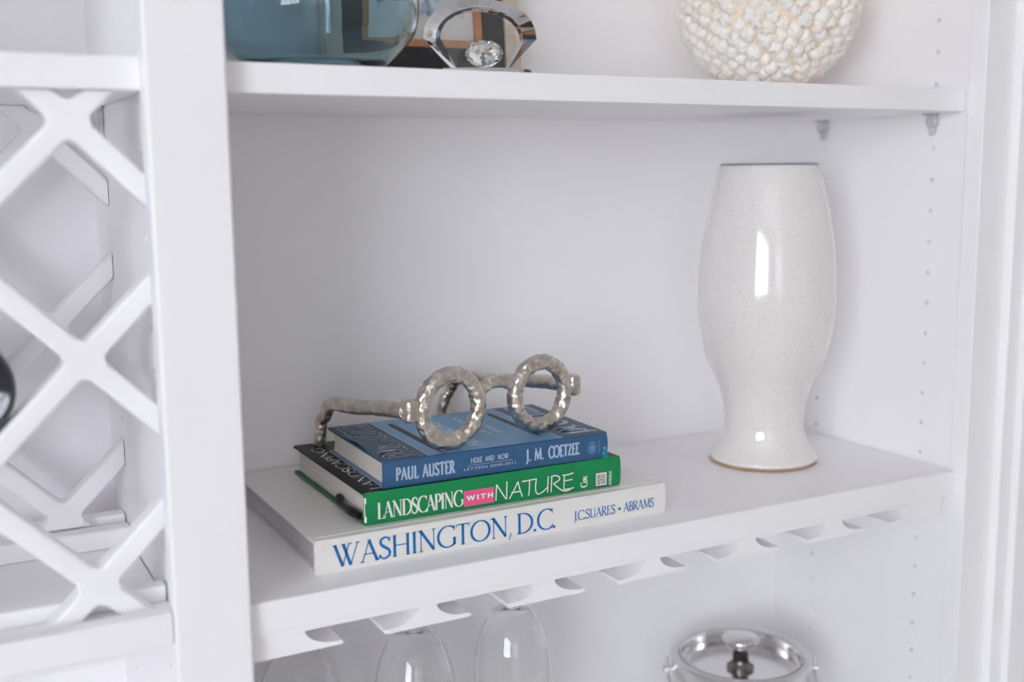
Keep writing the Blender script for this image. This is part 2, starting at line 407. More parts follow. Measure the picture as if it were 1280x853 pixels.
# adjustable shelves
UT, UB, LB = .3868, .3655, -.0240
def shelf(label, x0, x1, y0, z0, z1, y1=D-.001):
    e = thing('shelf', label, 'shelf', ((x0+x1)/2, 0, z0), group='white bookcase shelves')
    w = (x1-x0)/2
    box('board', -w, w, y0+.0022, y1, 0, z1-z0, 'paint', e, .0008)
    box('edge_band', -w, w, y0, y0+.0022, 0, z1-z0, 'paint', e, .0008)
    return e
shelf('white shelf holding the crystal shell, blue glass vase and shell ball', -.7445, -.0030, .0010, UB, UT)
shelf('white shelf holding the stacked books and the tall cream vase', -.7445, -.0030, -.0085, LB, 0.0)
shelf('white shelf lying over the diamond lattice', -1.398, -.7900, -.0030, UB, UT)
shelf('white shelf under the diamond lattice', -1.398, -.7900, -.0030, LB, 0.0)

# clear plastic shelf pins under the shelves
def pin(y, label, x=0.0, s=1, z=UB):
    e = thing('shelf_pin', label, 'shelf pin', (x-s*.001, y, z-.012), group='clear shelf pins')
    bm = lathe_bm([(0, 0), (.0062, 0), (.0070, .001), (.0070, .005), (.0055, .0065), (0, .0065)], 20)
    for v in bm.verts: v.co = Vector((-s*(v.co.z), v.co.x, v.co.y+.0045))
    obj('disc', bm, 'plastic', e, True, 40)
    bm = bmesh.new()
    poly_prism(bm, [(-.0072, .003), (.0072, .003), (.0028, -.0105), (-.0018, -.0105)], lambda a, b, h: Vector((-s*(.0005+h), a, b)), .0022)
    obj('bracket', bm, 'plastic', e)
    box('support_tab', -.010 if s > 0 else 0.0, 0.0 if s > 0 else .010, -.006, .006, .0098, .0116, 'plastic', e, .0003)
    return e
pin(.040, 'clear plastic shelf pin near the front edge of the upper shelf')
pin(.196, 'clear plastic shelf pin near the back corner of the upper shelf')
pin(.196, 'clear plastic shelf pin behind the diamond lattice', -.7885)

# stemware rack under the lower shelf
RK = thing('stemware_rack', 'white wooden stemware rack of coved rails fixed under the book shelf', 'rack', (-.37, 0, LB))
box('mounting_board', -.373, .354, -.0060, .245, -.0052, -.0002, 'paint', RK, .0006)
def rail(xc, left=True, right=True, xl=None, xr=None):
    hw, st, zt, zb, th = .0375, .0075, -.0054, -.0225, .0034
    pts = []
    if right:   # up the right cove from the stem to the flange tip
        pts += [(st, zt)]+[(st+(hw-.004-st)*(1-math.cos(a)), zt-(zt-zb-th)*math.sin(a)) for a in [math.pi/2*i/9 for i in range(1, 10)]]
        pts += [(hw-.001, zb+th), (hw, zb+th-.001), (hw, zb+.0012), (hw-.001, zb)]
    else: pts += [(xr-xc, zt), (xr-xc, zb)]
    if left:
        L_ = [(-st, zt)]+[(-st-(hw-.004-st)*(1-math.cos(a)), zt-(zt-zb-th)*math.sin(a)) for a in [math.pi/2*i/9 for i in range(1, 10)]]
        L_ += [(-hw+.001, zb+th), (-hw, zb+th-.001), (-hw, zb+.0012), (-hw+.001, zb)]
        pts += L_[::-1]
    else: pts += [(xl-xc, zb), (xl-xc, zt)]
    bm = bmesh.new()
    poly_prism(bm, pts, lambda a, b, h: Vector((a+xc+.37, -.0035+h, b)), .245)
    return obj('rail', bm, 'paint', RK, True, 30)
RX = [-.7055+.10888*i for i in range(7)]
for i, x in enumerate(RX): rail(x, i > 0, i < 6, -.7435, -.0155)

# ------------------------------------------------------------------ diamond lattice wine rack
def lattice(label, y, X0=-.839, Z0=.1865, P=.1595, w=.0160, t=.019, xr=-.7893, zl=.0002, zh=UB-.0004, e_=.0030, rho=.0060):
    """diamond lattice of rising slats (full length, filleted at the crossings) and falling slats cut between them"""
    e = thing('lattice_panel', label, 'wine rack', (-1.1, y, 0)); xl = -1.395
    q = math.sqrt(.5); h2 = w/2; step = P*q             # crossing spacing along a slat
    def section(bm, s, hw, ev, pt):
        """one cross-section ring at distance s"""
        ring = []
        for sg in (1, -1):
            col = [(hw-ev, 0), (hw-.3*ev, .3*ev), (hw, ev), (hw, t-ev), (hw-.3*ev, t-.3*ev), (hw-ev, t)]
            if sg < 0: col = col[::-1]
            ring += [bm.verts.new(pt(s, sg*l, d)) for l, d in col]
        return ring
    def finish(bm, rings):
        for a_, b_ in zip(rings, rings[1:]):
            for i in range(12):
                j = (i+1) % 12; bm.faces.new((a_[i], a_[j], b_[j], b_[i]))
        bm.faces.new(rings[0]); bm.faces.new(rings[-1][::-1])
        bmesh.ops.remove_doubles(bm, verts=bm.verts[:], dist=1e-7)
        for co, no in (((xr+1.1, 0, 0), (1, 0, 0)), ((xl+1.1, 0, 0), (-1, 0, 0)), ((0, 0, zl), (0, 0, -1)), ((0, 0, zh), (0, 0, 1))):
            r = bmesh.ops.bisect_plane(bm, geom=bm.verts[:]+bm.edges[:]+bm.faces[:], plane_co=co, plane_no=no, clear_outer=True)
            ed = [g for g in r['geom_cut'] if isinstance(g, bmesh.types.BMEdge)]
            if ed: bmesh.ops.holes_fill(bm, edges=[x for x in bm.edges if x.is_boundary])
        if len(bm.faces) < 6: bm.free(); return
        obj('slat', bm, 'paint', e, True, 60, True)
    for k in range(-3, 6):                               # rising slats
        c = Z0-X0+k*P                                    # z = x + c
        # a crossing lies on it at each z + x = Z0 + X0 + j*P
        def pt(s, l, d, c=c): return Vector((s*q-l*q+1.1, d, s*q+l*q+c))
        # s measured from the point x = 0: crossing j at x = (Z0+X0+j*P-c)/2
        cr = [((Z0+X0+j*P-c)/2)/q for j in range(-9, 8)]
        st = []
        for sj in cr:
            st.append((sj-step/2, h2, e_))
            for i in range(7):
                a_ = math.pi/2*i/6
                st.append((sj-h2-rho+rho*math.sin(a_), h2+rho-rho*math.cos(a_), e_))
            st.append((sj-h2+e_, h2+rho, 1e-5)); st.append((sj+h2-e_, h2+rho, 1e-5))
            for i in range(6, -1, -1):
                a_ = math.pi/2*i/6
                st.append((sj+h2+rho-rho*math.sin(a_), h2+rho-rho*math.cos(a_), e_))
        st = [x for x in st if xl-.05 < x[0]*q < xr+.05]
        zs = [x[0]*q+c for x in st]
        if not zs or max(zs) < zl or min(zs) > zh: continue
        bm = bmesh.new(); finish(bm, [section(bm, s_, hw, ev, pt) for s_, hw, ev in st])
    for k in range(-3, 6):                               # falling slats
        c = Z0+X0+k*P                                    # z = -x + c
        def pt(s, l, d, c=c): return Vector((s*q+l*q+1.1, d, -s*q+l*q+c))
        for j in range(-9, 8):
            sj = ((c-(Z0-X0+j*P))/2)/q
            s0, s1 = sj+h2+rho, sj+step-h2-rho
            xs = (s0*q, s1*q); zs = (-s0*q+c, -s1*q+c)
            if max(xs) < xl-.01 or min(xs) > xr+.01 or max(zs) < zl-.01 or min(zs) > zh+.01: continue
            bm = bmesh.new(); finish(bm, [section(bm, s_, h2, e_, pt) for s_ in (s0, (s0+s1)/2, s1)])
    return e
lat = lattice('white diamond lattice wine rack at the front, dark bottle resting in it', .008)
lat2 = lattice('white diamond lattice standing behind the front lattice', .190, zl=.0185)
box('base_bar', -.29, .3095, .022, .037, .0002, .0125, 'paint', lat, .002)
for yy, zz in ((-.016, .0002), (.012, .0040)):
    box('base_bar', -.29, .3105, yy, yy+.018, zz, zz+.0165, 'paint', lat2, .002)

# wine bottle lying in a diamond of the lattice
WB = thing('wine_bottle', 'dark wine bottle lying in the diamond lattice', 'bottle', (-.9187, .0105, .1716))
def lay(prof, n=48):
    bm = lathe_bm(prof, n)
    for v in bm.verts: v.co = Vector((v.co.x, v.co.z, v.co.y))
    return bm
obj('body', lay([(0, .014), (.020, .008), (.030, .001), (.034, 0), (.0365, .003), (.037, .008), (.037, .130), (.0355, .142), (.029, .156), (.019, .168), (.0150, .178), (.0148, .228), (0, .228)]), 'bottle', WB, True, 40)
obj('capsule', lay([(.0151, .186), (.0153, .186), (.0153, .230), (.0140, .2330), (0, .2330)]), 'foil', WB, True, 40)
o = obj('label_paper', lay([(.0371, .030), (.0373, .030), (.0373, .115), (.0371, .115)]), 'mat_board', WB, True, 40)

# ------------------------------------------------------------------ books
def book(name, label, loc, rot, L, Dp, T, cov, spine_m, top_m, bot_m, pages='pages', ct=.0025, inset=.004, sq=.0008):
    e = thing(name, label, 'book', loc, math.radians(rot), 'stacked hardcover books')
    # boards
    box('back_cover', 0, L, .003, Dp, 0, ct, bot_m, e, sq)
    box('front_cover', 0, L, .003, Dp, T-ct, T, top_m, e, sq)
    # spine: slightly rounded slab
    bm = bmesh.new(); n = 10; pts = []
    for i in range(n+1):
        v = i/n; z = T*v; b = .0011*math.sin(math.pi*v)
        pts.append((.0011-b*1.0, z))
    pts = [(.0035, 0)]+[(y+ (.0012 if (z < .0004 or z > T-.0004) else 0), z) for y, z in pts]+[(.0035, T)]
    poly_prism(bm, pts, lambda a, b, h: Vector((h, a, b)), L)
    obj('spine', bm, spine_m, e, True, 35)
    # page block with a hollow fore edge
    bm = bmesh.new(); m_ = 9; prof = [(.0036, ct+.0001)]
    for i in range(m_+1):
        v = i/m_; prof.append((Dp-inset-.0035*math.sin(math.pi*v), ct+.0001+(T-2*ct-.0002)*v))
    prof.append((.0036, T-ct-.0001))
    poly_prism(bm, prof, lambda a, b, h: Vector((inset+h, a, b)), L-2*inset)
    obj('page_block', bm, pages, e)
    return e
SP = dict(right=(1, 0, 0), up=(0, 0, 1))                 # print on a spine
CV = dict(right=(0, 1, 0), up=(-1, 0, 0))                # print on a front cover, read from the spine outwards
INK = .00025

WBk = book('hardcover_book', 'wide white hardcover book with blue title at the bottom of the stack', (-.6784, .0255, 0), 0, .3335, .2345, .0270, None, 'cover_white', 'cover_white', 'cover_white', 'endpaper')
org = (0, -INK, 0)
polys = stroke_text('WASHINGTON,', .0143, .1745, .0042, .0180, .135, .05, .085, -.015) + stroke_text('D.C.', .1780, .2168, .0042, .0180, .135, .05, .085, .0)
print_mesh('title_lettering', polys, 'ink_blue', WBk, org, **SP)
print_mesh('author_lettering', stroke_text('J.C.SUARES', .2355, .2785, .0072, .0086, .13, .06, .07, -.01)+stroke_text('+', .2810, .2848, .0072, .0086, .3, .12, .0)+stroke_text('ABRAMS', .2872, .3205, .0072, .0086, .13, .06, .07, -.01), 'ink_blue', WBk, org, **SP)
# hinge groove of the top board
box('hinge_strip', .001, .3325, .0105, .0125, .0270, .0273, 'cover_white', WBk, 0)

GBk = book('hardcover_book', 'green spined hardcover book with black cover and pink label, middle of the stack', (-.6297, .0428, .0274), -.4, .2460, .1910, .0268, None, 'green', 'black', 'green_cloth')
org = (0, -INK, 0)
print_mesh('title_lettering', stroke_text('LANDSCAPING', .0103, .0872, .0044, .0138, .140, .045, .07, -.03), 'white_ink', GBk, org, **SP)
print_mesh('pink_label', [rect(.0882, .1166, .0032, .0168)], 'pink', GBk, (0, -INK, 0), **SP)
font_text('label_lettering', 'W I T H', 'white_ink', GBk, (0, -INK*1.6, 0), (1, 0, 0), (0, 0, 1), .0903, .1155, .0078, .0045, .055)
# pen-drawn capitals
NT = {
 'N': (.80, [('T', [(.02, .0), (.06, 1.02)]), ('T', [(.06, 1.02), (.56, .02)]), ('T', [(.60, .0), (.62, 1.12)])]),
 'A': (.78, [('T', crv([(-.06, -.02), (.18, .45), (.42, 1.0)])), ('T', crv([(.42, 1.0), (.52, .5), (.66, .0)])), ('T', [(.06, .36), (.60, .36)])]),
 'T': (.62, [('T', [(-.14, .96), (.66, .99)]), ('T', crv([(.28, .98), (.27, .5), (.22, .0)]))]),
 'U': (.78, [('T', crv([(.04, 1.0), (-.01, .55), (.02, .15), (.16, .0), (.42, .12), (.66, .35)])), ('T', [(.66, .0), (.70, 1.04)])]),
 'R': (.70, [('T', [(.08, .0), (.12, 1.0)]), ('T', crv([(.06, .98), (.34, 1.02), (.56, .85), (.50, .66), (.22, .52)])), ('T', crv([(.22, .52), (.48, .2), (.80, -.06), (1.1, -.06), (1.2, .0)]))]),
 'E': (.64, [('T', crv([(.14, .96), (.12, .5), (.10, .03)])), ('T', crv([(.02, .96), (.36, .95), (.66, 1.02)])), ('T', [(.12, .58), (.60, .60)]), ('T', crv([(.10, .03), (.40, .02), (.68, .05)]))]),
}
print_mesh('title_lettering', stroke_text('NATURE', .1180, .1955, .0040, .0140, .1, .075, 0, .0, NT), 'white_ink', GBk, org, **SP)
V_ = dict(right=(0, 0, 1), up=(-1, 0, 0))
print_mesh('author_lettering', stroke_text('Cox', .0034, .0136, -.2100, .0066, .2, .08, .06, -.02), 'white_ink', GBk, org, **V_)
print_mesh('publisher_emblem', [rect(.2187, .2310, .0022, .0148)], 'grey_ink', GBk, org, **SP)
print_mesh('publisher_emblem', [rect(.2192, .2305, .0027, .0143)], 'white_ink', GBk, (0, -INK*1.5, 0), **SP)
em = [rect(.2244, .2251, .004, .0132), rect(.2200, .2297, .0079, .0085)]
for cx, cy in ((.222, .0110), (.2275, .0110), (.222, .0056), (.2275, .0056)):
    pts = ell(cx, cy, .0017, .0019, 0, 360, 16)
    em += [[(x, y) for x, y in (pts[i], pts[i+1], (cx+(pts[i+1][0]-cx)*.6, cy+(pts[i+1][1]-cy)*.6), (cx+(pts[i][0]-cx)*.6, cy+(pts[i][1]-cy)*.6))] for i in range(16)]
    em += [rect(cx-.0002, cx+.0002, cy-.0010, cy+.0010)]
print_mesh('publisher_emblem', em, 'grey_ink', GBk, (0, -INK*2, 0), **SP)
font_text('publisher_lettering', 'RODALE', 'white_ink', GBk, org, (0, 0, 1), (-1, 0, 0), .0020, .0146, -.2360, .0030, .02)
# front cover print beside the blue book
zt = .0268+INK
print_mesh('cover_title', stroke_text('LANDSCAPING', .0090, .1680, -.0195, .0105, .18, .06, .07, -.02), 'white_ink', GBk, (0, 0, zt), **CV)
print_mesh('cover_picture', [rect(.004, .186, -.242, -.024)], 'leaf_print', GBk, (0, 0, .0268+INK*.5), **CV)
# curled black jacket flap hanging over the bottom board
bm = bmesh.new()
pth = spline([(-.0010, .011, .0062), (-.0034, .030, .0070), (-.0026, .052, .0074), (.0016, .068, .0072)], 6)
tube_bm(pth, [.0030+.0008*math.sin(i*.5) for i in range(len(pth))], 10, flat=1.0, bm=bm)
obj('jacket_flap', bm, 'black', GBk, True, 50)
# white worn edges of the spine
box('worn_corner', -.0003, .0012, .0002, .0020, .003, .0235, 'white_ink', GBk, .0002)

BBk = book('hardcover_book', 'blue hardcover book on top of the stack under the metal eyeglasses', (-.6118, .0458, .0546), -1.2, .2140, .1430, .0232, None, 'blue', 'navy', 'grey_blue', ct=.0022, inset=.0038)
org = (0, -INK, 0)
def slab(t, x0, x1, z0, h, th=.165, sf=.035): return stroke_text(t, x0, x1, z0, h, th, th*.78, sf, .05)
AL['Z'] = (.56, [('T', [(.06, .84), (.06, .95), (.48, .95)]), ('K', [(.48, .96), (.06, .04)]), ('T', [(.06, .05), (.50, .05), (.50, .18)])])
print_mesh('author_lettering', slab('PAUL', .0106, .0305, .0062, .0106)+slab('AUSTER', .0342, .0632, .0062, .0106), 'pale_ink', BBk, org, **SP)
print_mesh('title_lettering', slab('HERE', .0783, .0890, .0123, .0044)+slab('AND', .0918, .1003, .0123, .0044)+slab('NOW', .1036, .1141, .0123, .0044), 'pale_ink', BBk, org, **SP)
print_mesh('rule_line', [rect(.0745, .1180, .0104, .0107)], 'pale_ink', BBk, org, **SP)
font_text('subtitle_lettering', 'LETTERS 2008-2011', 'pale_ink', BBk, org, (1, 0, 0), (0, 0, 1), .0718, .1209, .0066, .0022, .0)
print_mesh('author_lettering', slab('J.', .1310, .1358, .0072, .0104)+slab('M.', .1392, .1482, .0072, .0104)+slab('COETZEE', .1532, .1843, .0072, .0104), 'pale_ink', BBk, org, **SP)
def ringp(cx, cy, rx, ry, k, n=24):
    pts = ell(cx, cy, rx, ry, 0, 360, n)
    return [[pts[i], pts[i+1], (cx+(pts[i+1][0]-cx)*k, cy+(pts[i+1][1]-cy)*k), (cx+(pts[i][0]-cx)*k, cy+(pts[i][1]-cy)*k)] for i in range(n)]
lg = ringp(.1975, .0110, .0044, .0056, .86)
lg += [[(.1945, .0085), (.2005, .0085), (.1995, .0075), (.1955, .0075)], [(.1972, .0086), (.1979, .0086), (.1979, .0150), (.1972, .0150)],
       [(.1955, .0092), (.1969, .0092), (.1969, .0142), (.1950, .0120)], [(.1982, .0092), (.1998, .0092), (.2003, .0118), (.1982, .0142)]]
print_mesh('publisher_emblem', lg, 'sky', BBk, org, **SP)
font_text('publisher_lettering', 'VIKING', 'sky', BBk, org, (0, 0, 1), (-1, 0, 0), .0058, .0165, -.2058, .0019, .0)
# worn tail of the jacket: teal cloth and white paper showing
bm = bmesh.new()
poly_prism(bm, [(.0004, .0003), (.0012, .016), (.0030, .0215), (.0052, .0215), (.0060, .0003)], lambda a, b, h: Vector((.2090+h*(.75+.25*math.sin(b*900)), a-.0009, b)), .0056)
obj('worn_tail', bm, 'teal', BBk)
# paper jacket over the front board, its head edge lifting from the board
bm = bmesh.new(); NX, NY = 24, 40; gv = {}
for i in range(NX+1):
    for j in range(NY+1):
        x, y = i/NX*.2140, .0012+j/NY*.1425
        lift = .0032*math.exp(-((y-.062)/.024)**2)*max(0, 1-x/.016)**1.5
        gv[i, j] = bm.verts.new((x-.0010*(x < .001), y, .0232+.0003+lift))
for i in range(NX):
    for j in range(NY): bm.faces.new((gv[i, j], gv[i+1, j], gv[i+1, j+1], gv[i, j+1]))
jk = obj('jacket', bm, 'navy', BBk, True, 50)
zt = .0232+.0003+.0003
print_mesh('jacket_panel', [rect(.0005, .1415, -.1685, -.0405)], 'silver_ink', BBk, (0, 0, zt-.0002), **CV)
print_mesh('jacket_panel', [rect(.0005, .1415, -.1675, -.0415)], 'sky', BBk, (0, 0, zt-.0001), **CV)
cz = dict(org=(0, 0, zt), right=(0, 1, 0), up=(-1, 0, 0)); cz2 = dict(org=(0, 0, zt+.00012), right=(0, 1, 0), up=(-1, 0, 0))
for w_, a, b in (('PAUL', .0090, .0560), ('AUSTER', .0640, .1370)):
    print_mesh('cover_author', slab(w_, a, b, -.0322, .0254, .25, .05), 'silver_ink', BBk, cz['org'], cz['right'], cz['up'])
    print_mesh('cover_author', slab(w_, a, b, -.0322, .0254, .16, .03), 'navy', BBk, cz2['org'], cz2['right'], cz2['up'])
for w_, a, b in (('J.M.', .0100, .0400), ('COETZEE', .0480, .1370)):
    print_mesh('cover_author', slab(w_, a, b, -.2030, .0240, .22, .05), 'pale_ink', BBk, cz['org'], cz['right'], cz['up'])
font_text('cover_title', 'HERE', 'silver_ink', BBk, x0=.0130, x1=.0480, y0=-.0975, h=.0150, bold=.03, **cz)
font_text('cover_title', 'AND NOW', 'silver_ink', BBk, x0=.0560, x1=.1270, y0=-.0975, h=.0150, bold=.03, **cz)
font_text('cover_subtitle', 'LETTERS', 'silver_ink', BBk, x0=.0450, x1=.1220, y0=-.1210, h=.0065, bold=.01, **cz)
font_text('cover_subtitle', '2008-2011', 'silver_ink', BBk, x0=.0450, x1=.1100, y0=-.1330, h=.0060, bold=.01, **cz)
# the two pens pictured on the cover
for xc, a, b in ((.0547, .0060, .1290), (.1545, .0210, .1240)):
    pen = [(a-.010, -xc), (a, -xc-.0010), (a+.02, -xc-.0030), (b-.01, -xc-.0032), (b, -xc-.0018), (b, -xc+.0018), (b-.01, -xc+.0032), (a+.02, -xc+.0030), (a, -xc+.0010)]
    print_mesh('pictured_pen', [pen], 'black', BBk, **cz)
    print_mesh('pictured_pen', [rect(a+.05, b-.012, -xc+.0006, -xc+.0011)], 'grey_blue', BBk, **cz2)

# ------------------------------------------------------------------ hammered metal eyeglasses
bz = .0546+.0232+.0006
gx = Vector((.981, .194, 0)); gn = Vector((-.194, .981, 0))
EG = thing('eyeglasses_sculpture', 'hammered champagne metal eyeglasses sculpture standing on the books', 'sculpture', (-.4988, .0622, bz), math.radians(9.5))
RZ, Rm, rm_ = .0352, .0286, .0064
def ring(cx, seed, name='rim'):
    N = 120; pth = [Vector((cx+Rm*math.cos(2*math.pi*i/N), 0, RZ+Rm*math.sin(2*math.pi*i/N))) for i in range(N)]
    bm = tube_bm(pth, [rm_*(1+.07*noise.noise(Vector((i*.17, seed, 0)))) for i in range(N)], 26, True, .0014, 185, seed)
    o = obj(name, bm, 'metal', EG, True)
    zmin = min(v.co.z for v in o.data.vertices)
    o.location.z = -zmin
    return o
SPC = .0487
ring(-SPC, 3.1); ring(SPC, 8.4)
bp_ = spline([(-SPC+.0265, .0, RZ+.0075), (-SPC+.033, .001, RZ+.0125), (-.006, .002, RZ+.0165), (.006, .002, RZ+.0165), (SPC-.033, .001, RZ+.0125), (SPC-.0265, .0, RZ+.0075)], 12)
obj('bridge', tube_bm(bp_, .0052, 22, rough=.0009, freq=170, seed=5), 'metal', EG, True)
for s in (-1, 1):
    bm = box_bm(-.0066, .0066, -.0066, .0080, -.0098, .0098, .0042, 4)
    bmesh.ops.subdivide_edges(bm, edges=bm.edges[:], cuts=2, use_grid_fill=True)
    for v in bm.verts:
        v.co += Vector((1, 1, 1))*.0006*noise.noise(v.co*220+Vector((s, 0, 0)))
        v.co += Vector((s*(SPC+Rm+rm_+.0040), .001, RZ+.0035))
    obj('hinge', bm, 'metal', EG, True, 60)
def arm(s, pts, seed):
    pth = spline(pts, 16)
    n = len(pth)
    bm = tube_bm(pth, [.0066-.0008*i/n for i in range(n)], 22, rough=.0009, freq=150, seed=seed)
    return obj('temple_arm', bm, 'metal', EG, True, 70)
hx = SPC+Rm+rm_+.0052
ARM_L = [(-hx, .006, RZ+.0025), (-hx+.001, .045, RZ-.0015), (-hx+.005, .100, RZ-.0095), (-hx+.009, .142, RZ-.0140), (-hx+.010, .156, RZ-.0185), (-hx+.0095, .163, RZ-.029), (-hx+.008, .168, .000), (-hx+.007, .171, -.0232)]
ARM_R = [(hx, .006, RZ+.0025), (hx-.004, .045, RZ+.001), (hx-.012, .100, RZ-.004), (hx-.018, .145, RZ-.0065), (hx-.021, .158, RZ-.012), (hx-.025, .166, RZ-.024), (hx-.029, .170, -.004), (hx-.031, .171, -.0504)]
arm(-1, ARM_L, 1.3); arm(1, ARM_R, 6.6)

# ------------------------------------------------------------------ tall cream vase
VZ = thing('ceramic_vase', 'tall cream speckled glazed vase with flared foot and narrow waist', 'vase', (-.1397, .1299, .0))
out = [(.0545, .0025), (.0572, .004), (.0570, .007), (.0535, .0115), (.0478, .0205), (.0432, .0335), (.0421, .0474), (.0440, .0650), (.0497, .0837), (.0577, .1016), (.0647, .1194), (.0692, .1418), (.0714, .1641), (.0717, .1857),
       (.0708, .2076), (.0687, .2294), (.0655, .2513), (.0615, .2726), (.0566, .2940), (.0520, .3100), (.0505, .3140)]
o2 = [(v.x, v.y) for v in spline([(r, z, 0) for r, z in out], 4)]
inn = [(r-.005, z) for r, z in reversed(o2) if z > .02]
lathe('body', o2+[(.0498, .3155), (.0480, .3155)]+[(p[0], p[1]) for p in inn]+[(0, .018)], 'ceramic', VZ, 96, 60)
lathe('rim', [(.0503, .3143), (.0509, .3146), (.0506, .3160), (.0490, .3166), (.0478, .3160), (.0477, .3145)], 'rim', VZ, 96, 60)
lathe('foot_ring', [(0, .0), (.0540, .0), (.0568, .0012), (.0572, .0034), (.0550, .0040), (0, .0040)], 'clay', VZ, 96, 40)

# ------------------------------------------------------------------ ball covered in small shells
BR = .0885
BL = thing('shell_ball', 'round decorative ball covered in small white seashells', 'ball', (-.1385, .140, UT))
bc = Vector((0, 0, .0955))
bm = bmesh.new(); bmesh.ops.create_icosphere(bm, subdivisions=4, radius=BR)
for v in bm.verts: v.co += bc
obj('core', bm, 'glue', BL, True)
def shell_mesh(name, lobes, seed, mark):
    """a rounded snail-shell top with creases meeting at its tip"""
    bm = bmesh.new(); nu, nv = 24, 7; rings = []
    for j in range(nv):
        ph = math.pi*.62*(j+1)/nv; ring = []
        for i in range(nu):
            th = 2*math.pi*i/nu
            cr = max(0, math.cos(lobes*(th+seed)))**10 * .34*math.sin(min(ph*1.25, math.pi))**.7 if lobes else 0
            r = math.sin(ph)*(1-cr)*(1+.07*noise.noise(Vector((math.cos(th), math.sin(th), seed))))
            ring.append(bm.verts.new((r, 0, 0))); ring[-1].co = Vector((r*math.cos(th), r*math.sin(th)*.93, math.cos(ph)*(1-cr*.7)))
        rings.append(ring)
    top = bm.verts.new((0, 0, .90))
    for i in range(nu): bm.faces.new((top, rings[0][i], rings[0][(i+1) % nu]))
    for a, b in zip(rings, rings[1:]):
        for i in range(nu): bm.faces.new((a[i], b[i], b[(i+1) % nu], a[(i+1) % nu]))
    bmesh.ops.recalc_face_normals(bm, faces=bm.faces)
    me = bpy.data.meshes.new(name); bm.to_mesh(me); bm.free(); me.materials.append(M['shell']); me.materials.append(M['shell_mark'])
    for p in me.polygons: p.use_smooth = True
    if mark:
        for p in me.polygons:
            if len(p.vertices) == 3 and p.index % 9 == 0: p.material_index = 1
    return me
SM = [shell_mesh('shell', n_, s_, k_) for n_, s_, k_ in ((3, .2, 0), (3, 1.1, 0), (2, .6, 0), (4, .0, 0), (3, 2.0, 1), (2, 1.9, 0), (0, .4, 0))]
NS = 560; spots = []
for i in range(NS):
    z = 1-2*(i+.5)/NS; r = math.sqrt(1-z*z); a = i*2.399963+random.uniform(-.05, .05)
    v = Vector((r*math.cos(a), r*math.sin(a), z+random.uniform(-.012, .012))).normalized()
    spots.append(v)
camdir = (CAM-Vector((-.1385, .140, UT+.0955))).normalized()
def vis(v): return v.dot(camdir)+.35*(-v.z)
order = sorted(spots, key=vis, reverse=True)
rest = bmesh.new()
for i, v in enumerate(order):
    if v.z < -.965: continue                     # the patch the ball rests on
    s = .0087*random.uniform(.86, 1.14)
    q = v.to_track_quat('Z', 'Y').to_matrix().to_4x4()
    spin = Matrix.Rotation(random.uniform(0, 6.28), 4, 'Z')
    tilt = Matrix.Rotation(random.uniform(-.3, .3), 4, 'X')
    mw = Matrix.Translation(bc+v*(BR-.0025+random.uniform(-.0012, .0010))) @ q @ spin @ tilt @ Matrix.Diagonal((s, s, s*1.08, 1))
    me = random.choice(SM)
    if i < 290:
        so = link(bpy.data.objects.new('shell', me), BL); so.matrix_local = mw
    else:
        t = bmesh.new(); t.from_mesh(me); t.transform(mw); tm = bpy.data.meshes.new('t'); t.to_mesh(tm); t.free(); rest.from_mesh(tm); bpy.data.meshes.remove(tm)
o = obj('shells', rest, 'shell', BL, True); o['kind'] = 'stuff'

# ------------------------------------------------------------------ blue glass vase
GV = thing('glass_vase', 'large blue tinted glass vase with rounded shoulders', 'vase', (-.6425, .0900, UT))
go = [(.0, .0005), (.044, .0), (.0500, .0025), (.0590, .0105), (.0695, .0205), (.0785, .0310), (.0825, .0420), (.0832, .0560), (.0828, .0950), (.0810, .1300), (.0720, .1650), (.0520, .1900), (.0360, .2050), (.0330, .2250), (.0380, .2400)]
g2 = [(v.x, v.y) for v in spline([(r, z, 0) for r, z in go[2:]], 3)]
prof = go[:2]+g2+[(.0350, .2400), (.0300, .2250), (.0330, .2060)]+[(.0490, .1870), (.0690, .1620), (.0775, .1290), (.0795, .0950), (.0798, .0560), (.0790, .0440), (.0755, .0330), (.0660, .0222), (.0550, .0125), (.0450, .0055), (0, .0045)]
lathe('body', prof, 'blue_glass', GV, 96, 50)
lathe('rim', [(.0352, .2400), (.0380, .2398), (.0386, .2412), (.0378, .2425), (.0352, .2422), (.0348, .2410), (.0352, .2400)], 'blue_glass', GV, 64, 50)

# ------------------------------------------------------------------ crystal scallop shell with a cut gem
CS = thing('crystal_shell', 'clear cut crystal scallop shell with faceted gem on glass base', 'figurine', (-.5165, .0500, UT), math.radians(-17))
bm = bmesh.new()
bmesh.ops.create_cone(bm, cap_ends=True, segments=28, radius1=.0435, radius2=.0420, depth=.0050)
for v in bm.verts: v.co = Vector((v.co.x, v.co.y*.58, v.co.z+.0026))
obj('base', bm, 'crystal', CS)
